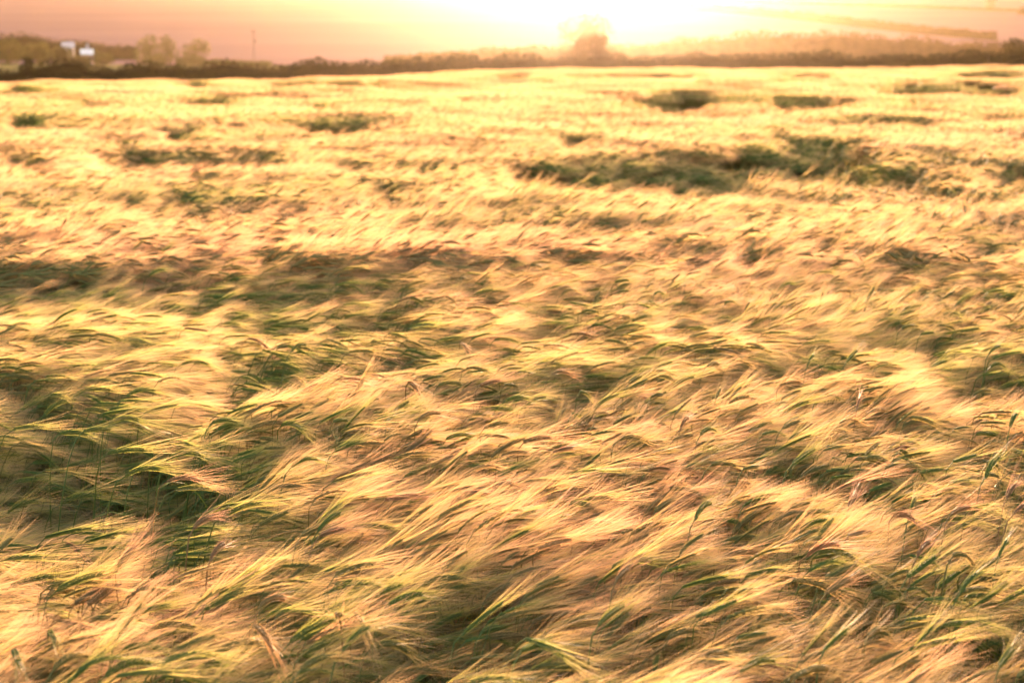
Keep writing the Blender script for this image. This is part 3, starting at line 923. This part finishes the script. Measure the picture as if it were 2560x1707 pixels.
UNNAMED = []
PICKED = [
    # right of centre, lower half
    (1151, 1232, 1226, 1253, 'brown', 'hooked straw brown barley ear, leftmost of three arching over bright awns, lower middle', False),
    (1245, 1220, 1300, 1241, 'pale', 'whitish gold barley ear between two hooked ears in the lower middle', False),
    (1428, 1261, 1499, 1299, 'green', 'green barley ear on a kinked stem hooking down to the right in the lower middle', False),
    (1497, 1565, 1566, 1542, 'green', 'slim green barley ear pointing up right near the bottom, right of centre', False),
    (1314, 1601, 1409, 1613, 'bluish', 'upper of two grey green ears lying flat at the bottom middle', False),
    (1306, 1630, 1375, 1649, 'bluish', 'lower of two grey green ears lying flat at the bottom middle', False),
    (1541, 1452, 1590, 1444, 'brown', None, False), (1455, 1318, 1532, 1333, 'brown', None, False), (1738, 1299, 1790, 1280, 'green', None, False),
    (1383, 1132, 1434, 1136, 'brown', 'brown barley ear lying level just above the tall orange awns in the middle', False),
    (1180, 848, 1224, 839, 'green', 'plump green ear topping the little cluster of ears at the centre', False), (1151, 858, 1173, 875, 'pale', None, False), (1279, 834, 1315, 851, 'brown', None, False),
    (1425, 838, 1486, 846, 'brown', 'brown ear arching like a hook alone above pale awns, right of the central cluster', False),
    (1599, 817, 1643, 832, 'olive', None, False),
    (1622, 931, 1685, 938, 'olive', 'upper of two dark ears lying together in a dim patch right of centre', False), (1628, 941, 1687, 950, 'olive', 'lower of two dark ears lying together in a dim patch right of centre', False),
    (1201, 964, 1250, 961, 'brown', None, False), (1020, 957, 1052, 976, 'pale', 'pale straw ear with bright white awns slanting down, just left of centre', False),
    (1701, 1078, 1728, 1059, 'brown', None, False), (1752, 1089, 1796, 1091, 'green', None, True), (1381, 935, 1425, 942, 'pale', None, False), (1405, 737, 1442, 731, 'olive', None, False),
    (1780, 1161, 1846, 1177, 'olive', 'long olive ear with lit upper edge, left one of a pair sagging over glossy awns', False), (1857, 1175, 1905, 1184, 'olive', 'shorter olive ear, right one of a pair sagging over glossy awns', False),
    (1981, 1164, 2047, 1137, 'green', 'thick green ear pointing up right in the bright awns, right of the sagging pair', False),
    (2464, 1194, 2519, 1157, 'bluish', 'steep green ear with clear rows of grains at the right edge', False),
    (1769, 914, 1810, 926, 'olive', None, False), (2117, 905, 2151, 886, 'green', None, False), (2018, 917, 2045, 899, 'green', None, False), (2435, 989, 2486, 985, 'olive', None, False),
    (2252, 751, 2294, 729, 'green', None, False), (2471, 731, 2517, 731, 'green', None, False), (2263, 772, 2310, 769, 'bluish', None, False), (2256, 822, 2303, 822, 'olive', None, False), (2303, 758, 2332, 749, 'green', None, False),
    (2526, 1066, 2562, 1047, 'green', None, False), (2142, 1022, 2162, 1011, 'brown', None, False),
    (2383, 1391, 2458, 1438, 'olive', 'big barley ear slanting steeply down over the dark gap at the lower right', False),
    (2273, 1291, 2309, 1266, 'green', 'short stout dark green ear pointing up right, beside a brown one at lower right', False), (2233, 1291, 2267, 1276, 'brown', 'short reddish brown ear just left of the stout dark green one at lower right', False),
    (2123, 1270, 2158, 1258, 'brown', None, False), (2123, 1339, 2191, 1349, 'pale', None, False),
    (2048, 1381, 2126, 1376, 'green', 'level green ear on a dark upright stem at lower right', False), (2019, 1391, 2090, 1347, 'brown', 'thin dark brown ear slanting steeply up right above the level green one', False),
    (2294, 1390, 2346, 1379, 'brown', None, False), (2498, 1391, 2546, 1381, 'green', None, False), (2517, 1242, 2565, 1231, 'brown', None, False),
    (2066, 1486, 2145, 1478, 'pale', 'shining whitish ear with a yellow leaf hanging from it at the lower right', True),
    (2378, 1287, 2443, 1286, 'brown', None, False), (2061, 1624, 2136, 1612, 'bluish', 'grey green ear lying level near the bottom, right of centre', False), (2500, 1668, 2562, 1660, 'green', 'green ear cut by the right edge near the bottom corner', False),
    # lower left
    (796, 1325, 843, 1303, 'green', 'curved green ear rising over two reddish ears and a bent yellow leaf', True), (755, 1338, 800, 1337, 'olive', None, False), (800, 1337, 853, 1343, 'brown', None, False),
    (635, 1567, 697, 1612, 'pale', 'blazing white gold ear slanting down right at the bottom left', False), (653, 1511, 700, 1526, 'pale', 'sunlit pale ear with sparkling grains above the blazing white gold one', False),
    (884, 1539, 926, 1556, 'olive', None, False), (858, 1627, 915, 1604, 'green', 'bright green ear curving up right from an upright stem at the bottom', False),
    (843, 1676, 933, 1678, 'green', 'longest green ear lying level at the bottom edge, on the same upright stem line', False), (754, 1676, 835, 1680, 'olive', None, False), (528, 1396, 547, 1384, 'brown', None, False),
    (156, 1361, 220, 1375, 'brown', 'ripe brown ear with plump grains lying over orange awns at the left', False), (485, 1323, 524, 1316, 'brown', 'ripe reddish brown ear pointing up right below the kinked leafy stalk', False),
    (34, 1630, 78, 1637, 'bluish', 'grey green ear arched like a handle in the bottom left corner', False), (135, 1674, 192, 1678, 'olive', None, False), (200, 1676, 285, 1683, 'green', None, False),
    (405, 1665, 524, 1655, 'green', 'long dark green ear lying level at the bottom left', False), (298, 1587, 327, 1549, 'olive', 'dark ear standing almost upright against the light at the bottom left', False), (122, 1582, 169, 1570, 'green', None, False),
    # the green hollows at the left
    (209, 1080, 260, 1089, 'bluish', 'blue green ear with clear rows of grains in the upper dark hollow at left', False), (168, 1166, 237, 1152, 'bluish', 'top one of the blue green ears stacked beside the lower dark hollow', False),
    (157, 1199, 230, 1185, 'bluish', 'middle one of the blue green ears stacked beside the lower dark hollow', False), (38, 1204, 122, 1200, 'bluish', 'leftmost of the blue green ears stacked beside the lower dark hollow', False),
    (149, 1086, 207, 1101, 'bluish', None, False), (275, 1057, 337, 1063, 'green', None, False), (318, 990, 379, 984, 'green', 'green ear lying level on the far rim of the dark hollow at left', False), (126, 992, 176, 988, 'green', None, False),
    (396, 955, 438, 957, 'olive', None, False), (486, 910, 520, 926, 'pale', None, False), (425, 1147, 497, 1152, 'green', 'yellow green stalk kinked over with a bent leaf, right rim of the dark hollow', True),
    (509, 1120, 574, 1097, 'green', 'slim green ear rising right from the kinked leafy stalk', False), (704, 1066, 765, 1064, 'bluish', None, False), (731, 1166, 788, 1164, 'green', None, False), (838, 1128, 895, 1118, 'green', None, False), (532, 1057, 582, 1070, 'bluish', None, False),
    # upper left
    (514, 780, 552, 788, 'olive', 'left one of two little ears standing on thin upright stems at left', False), (540, 780, 582, 778, 'olive', 'right one of two little ears standing on thin upright stems at left', False),
    (545, 813, 594, 816, 'green', None, False), (578, 804, 617, 796, 'green', None, False), (458, 815, 500, 818, 'olive', None, False), (463, 822, 512, 833, 'pale', None, False), (402, 774, 435, 766, 'olive', None, False),
    (659, 876, 725, 899, 'bluish', None, False), (730, 877, 760, 871, 'green', None, False), (875, 881, 931, 887, 'olive', None, False), (-2, 789, 37, 781, 'olive', None, False), (405, 634, 423, 619, 'green', None, False), (718, 660, 744, 645, 'green', None, False),
    (0, 658, 47, 667, 'olive', 'dark ear cut by the left edge above the long dim hollow', False), (244, 578, 298, 598, 'olive', 'long thin ear arching alone over the pale crop at upper left', False), (200, 600, 221, 604, 'olive', None, False), (200, 557, 213, 540, 'green', None, False),
    (332, 627, 357, 602, 'green', None, False), (366, 601, 391, 605, 'olive', None, False), (1553, 561, 1597, 568, 'olive', 'small hooked ear alone in the pale crop right of centre, far off', False),
]
for bx_, by_, tx_, ty_, tone, lab, lf in PICKED:
    stalk(bx_, by_, tx_, ty_, tone, (lab,) if lab else None, lf)
stalk(848, 1545, 851, 1512, 'pale', ('dry frayed ear with torn pale husks, upright near the bottom left',), False, frayed=True, lift=0.045)
n_more = 0
while n_more < 185:
    px, py = rng.uniform(-10, 2570), 470 + 1230 * rng.random() ** 0.8
    x, y = hit(px, py, CROP + 0.05)
    ho = float(hollow(np.array([x]), np.array([y]))[0])
    if vnoise(x / 0.5, y / 0.5, 2) < rng.uniform(-0.5, 0.35) and ho < 0.04:
        continue
    ang = rng.normal(0.10, 0.24); ln = 0.085 * FPX / y * rng.uniform(0.6, 1.0)
    tone = rng.choice(['green', 'olive', 'brown', 'gold', 'pale', 'bluish'], p=[0.3, 0.27, 0.16, 0.12, 0.07, 0.08] if ho < 0.05 else [0.4, 0.2, 0.03, 0.02, 0.0, 0.35])
    stalk(px, py, px + ln * math.cos(ang), py - ln * math.sin(ang), str(tone), lift=rng.uniform(0.015, 0.045), toward=1)
    n_more += 1
HS = np.array(HERO_SEG)


def describe():
    """a label for every other stalk: colour, lean and where it stands in the field, then its place among the few that are left alike"""
    look = {'green': 'green', 'bluish': 'bluish', 'olive': 'olive', 'gold': 'golden', 'brown': 'brown', 'pale': 'straw'}
    same = {}
    for t, bx, by, tx, ty, tone, y in UNNAMED:
        ang = math.degrees(math.atan2(by - ty, tx - bx))
        lean = 'pointing up right' if ang > 24 else 'tilted up right' if ang > 8 else 'lying level' if ang > -8 else 'drooping right'
        mx, my = (bx + tx) / 2, (by + ty) / 2
        colm = ['by the left edge', 'left of centre', 'in the middle', 'right of centre', 'by the right edge'][int(np.searchsorted([420, 1000, 1560, 2140], mx))]
        row = ['far off', 'above centre', 'at mid height', 'below centre', 'close by', 'at bottom'][int(np.searchsorted([620, 800, 980, 1220, 1500], my))]
        same.setdefault((look[tone] + ' barley ear ' + lean, colm + ', ' + row), []).append((mx, my, t))
    for (what, where), l in same.items():
        l.sort(key=lambda q: q[0])
        names = {1: [''], 2: ['left of two: ', 'right of two: '], 3: ['left of three: ', 'middle of three: ', 'right of three: ']}.get(len(l), None)
        if names is None:
            names = ['%s from left: ' % w_ for w_ in ('first', 'second', 'third', 'fourth', 'fifth', 'sixth', 'seventh', 'eighth', 'ninth', 'tenth')[:len(l)]]
        for nm, (_, _, t) in zip(names, l):
            t['label'] = (nm + what + ' ' + where)


describe()

pts_l, rot_l, scl_l, idx_l, ripe_l, hue_l = [], [], [], [], [], []


def sow(x, y, kind):
    h, az, pit, ripe, hue = stand(x, y)
    n_ = len(x)
    gz = ground_z(x, y)
    if kind == 'near':
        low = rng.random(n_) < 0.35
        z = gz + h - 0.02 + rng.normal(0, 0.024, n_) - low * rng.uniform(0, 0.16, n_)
        # stalks close to a picked one, or just before it, stand a little lower
        for q in range(0, n_, 4000):
            dx = x[q:q + 4000, None] - 0.5 * (HS[None, :, 0] + HS[None, :, 2]); dy = y[q:q + 4000, None] - 0.5 * (HS[None, :, 1] + HS[None, :, 3]) + 0.10
            z[q:q + 4000] -= (0.06 * np.exp(-(dx / 0.09) ** 2 - (dy / 0.16) ** 2)).max(1)
        a = az + rng.normal(0, 0.2, n_)
        p = pit + rng.normal(0, 0.16, n_)
        rot = np.stack([np.zeros(n_), -p, a], 1)
        scl = rng.uniform(0.85, 1.12, n_)
        idx = near_first + rng.integers(0, N_NEAR, n_)
        rj, hj = 0.24, 0.24
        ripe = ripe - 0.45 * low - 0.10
    else:
        table = {'mid': mid_forms, 'far': far_forms, 'rim': rim_forms}[kind]
        z = gz + h
        level = np.clip(np.round(np.interp(pit + rng.normal(0, 0.08, n_), PITCHES, range(4))), 0, 3).astype(int)
        pickn = rng.integers(0, len(table[0]), n_)
        idx = np.array([table[l][k] for l, k in zip(level, pickn)])
        rot = np.stack([np.zeros(n_), np.zeros(n_), az + rng.normal(0, 0.1, n_)], 1)
        scl = rng.uniform(0.92, 1.08, n_)
        rj, hj = 0.10, 0.12
    pts_l.append(np.stack([x, y, z], 1)); rot_l.append(rot); scl_l.append(scl); idx_l.append(idx)
    ripe_l.append(np.clip(ripe + rng.normal(0, rj, n_), 0, 1)); hue_l.append(np.clip(hue + rng.normal(0, hj, n_), 0, 1))


def strip(y0, y1, dens, margin):
    hw = 0.2777 * y1 + margin
    n_ = int((y1 - y0) * 2 * hw * dens)
    x = rng.uniform(-hw, hw, n_); y = rng.uniform(y0, y1, n_)
    k = np.abs(x) < 0.2777 * y + margin
    return x[k], y[k]


NEAR_END, MID_END, FAR_END = 9.0, 26.0, 66.0
x, y = strip(2.0, NEAR_END, 740, 0.7); sow(x, y, 'near')
x, y = strip(NEAR_END - 0.1, MID_END, 1 / (0.20 ** 2 * 1.55), 0.8); sow(x, y, 'mid')
x, y = strip(MID_END - 0.2, FAR_END, 1 / (0.5 ** 2 * 1.5), 1.5); sow(x, y, 'far')
x, y = strip(FAR_END - 0.5, EDGE, 1 / (0.9 ** 2 * 1.4), 4.0); sow(x, y, 'rim')

P_ = np.concatenate(pts_l); R_ = np.concatenate(rot_l)
me = bpy.data.meshes.new('barley')
me.from_pydata(P_.tolist(), [], [])
a = me.attributes.new('rot', 'FLOAT_VECTOR', 'POINT'); a.data.foreach_set('vector', R_.astype(np.float32).ravel())
for nm, arr in (('scl', scl_l), ('ripe', ripe_l), ('hue', hue_l)):
    a = me.attributes.new(nm, 'FLOAT', 'POINT'); a.data.foreach_set('value', np.concatenate(arr).astype(np.float32))
a = me.attributes.new('idx', 'INT', 'POINT'); a.data.foreach_set('value', np.concatenate(idx_l).astype(np.int32))
crop = link('barley', me)
crop['kind'] = 'stuff'
print('crop instances', len(P_))

ng = bpy.data.node_groups.new('grow_barley', 'GeometryNodeTree')
ng.interface.new_socket('Geometry', in_out='INPUT', socket_type='NodeSocketGeometry')
ng.interface.new_socket('Geometry', in_out='OUTPUT', socket_type='NodeSocketGeometry')
gi = ng.nodes.new('NodeGroupInput'); go = ng.nodes.new('NodeGroupOutput')
ci = ng.nodes.new('GeometryNodeCollectionInfo')
ci.inputs['Collection'].default_value = forms
ci.inputs['Separate Children'].default_value = True
ci.inputs['Reset Children'].default_value = True
iop = ng.nodes.new('GeometryNodeInstanceOnPoints')
iop.inputs['Pick Instance'].default_value = True


def named(nm, typ):
    q = ng.nodes.new('GeometryNodeInputNamedAttribute')
    q.data_type = typ
    q.inputs['Name'].default_value = nm
    return [s for s in q.outputs if s.name == 'Attribute' and s.enabled][0]


e2r = ng.nodes.new('FunctionNodeEulerToRotation')
ng.links.new(named('rot', 'FLOAT_VECTOR'), e2r.inputs[0])
ng.links.new(gi.outputs[0], iop.inputs['Points'])
ng.links.new(ci.outputs[0], iop.inputs['Instance'])
ng.links.new(named('idx', 'INT'), iop.inputs['Instance Index'])
ng.links.new(e2r.outputs[0], iop.inputs['Rotation'])
ng.links.new(named('scl', 'FLOAT'), iop.inputs['Scale'])
ng.links.new(iop.outputs[0], go.inputs[0])
md = crop.modifiers.new('grow', 'NODES')
md.node_group = ng
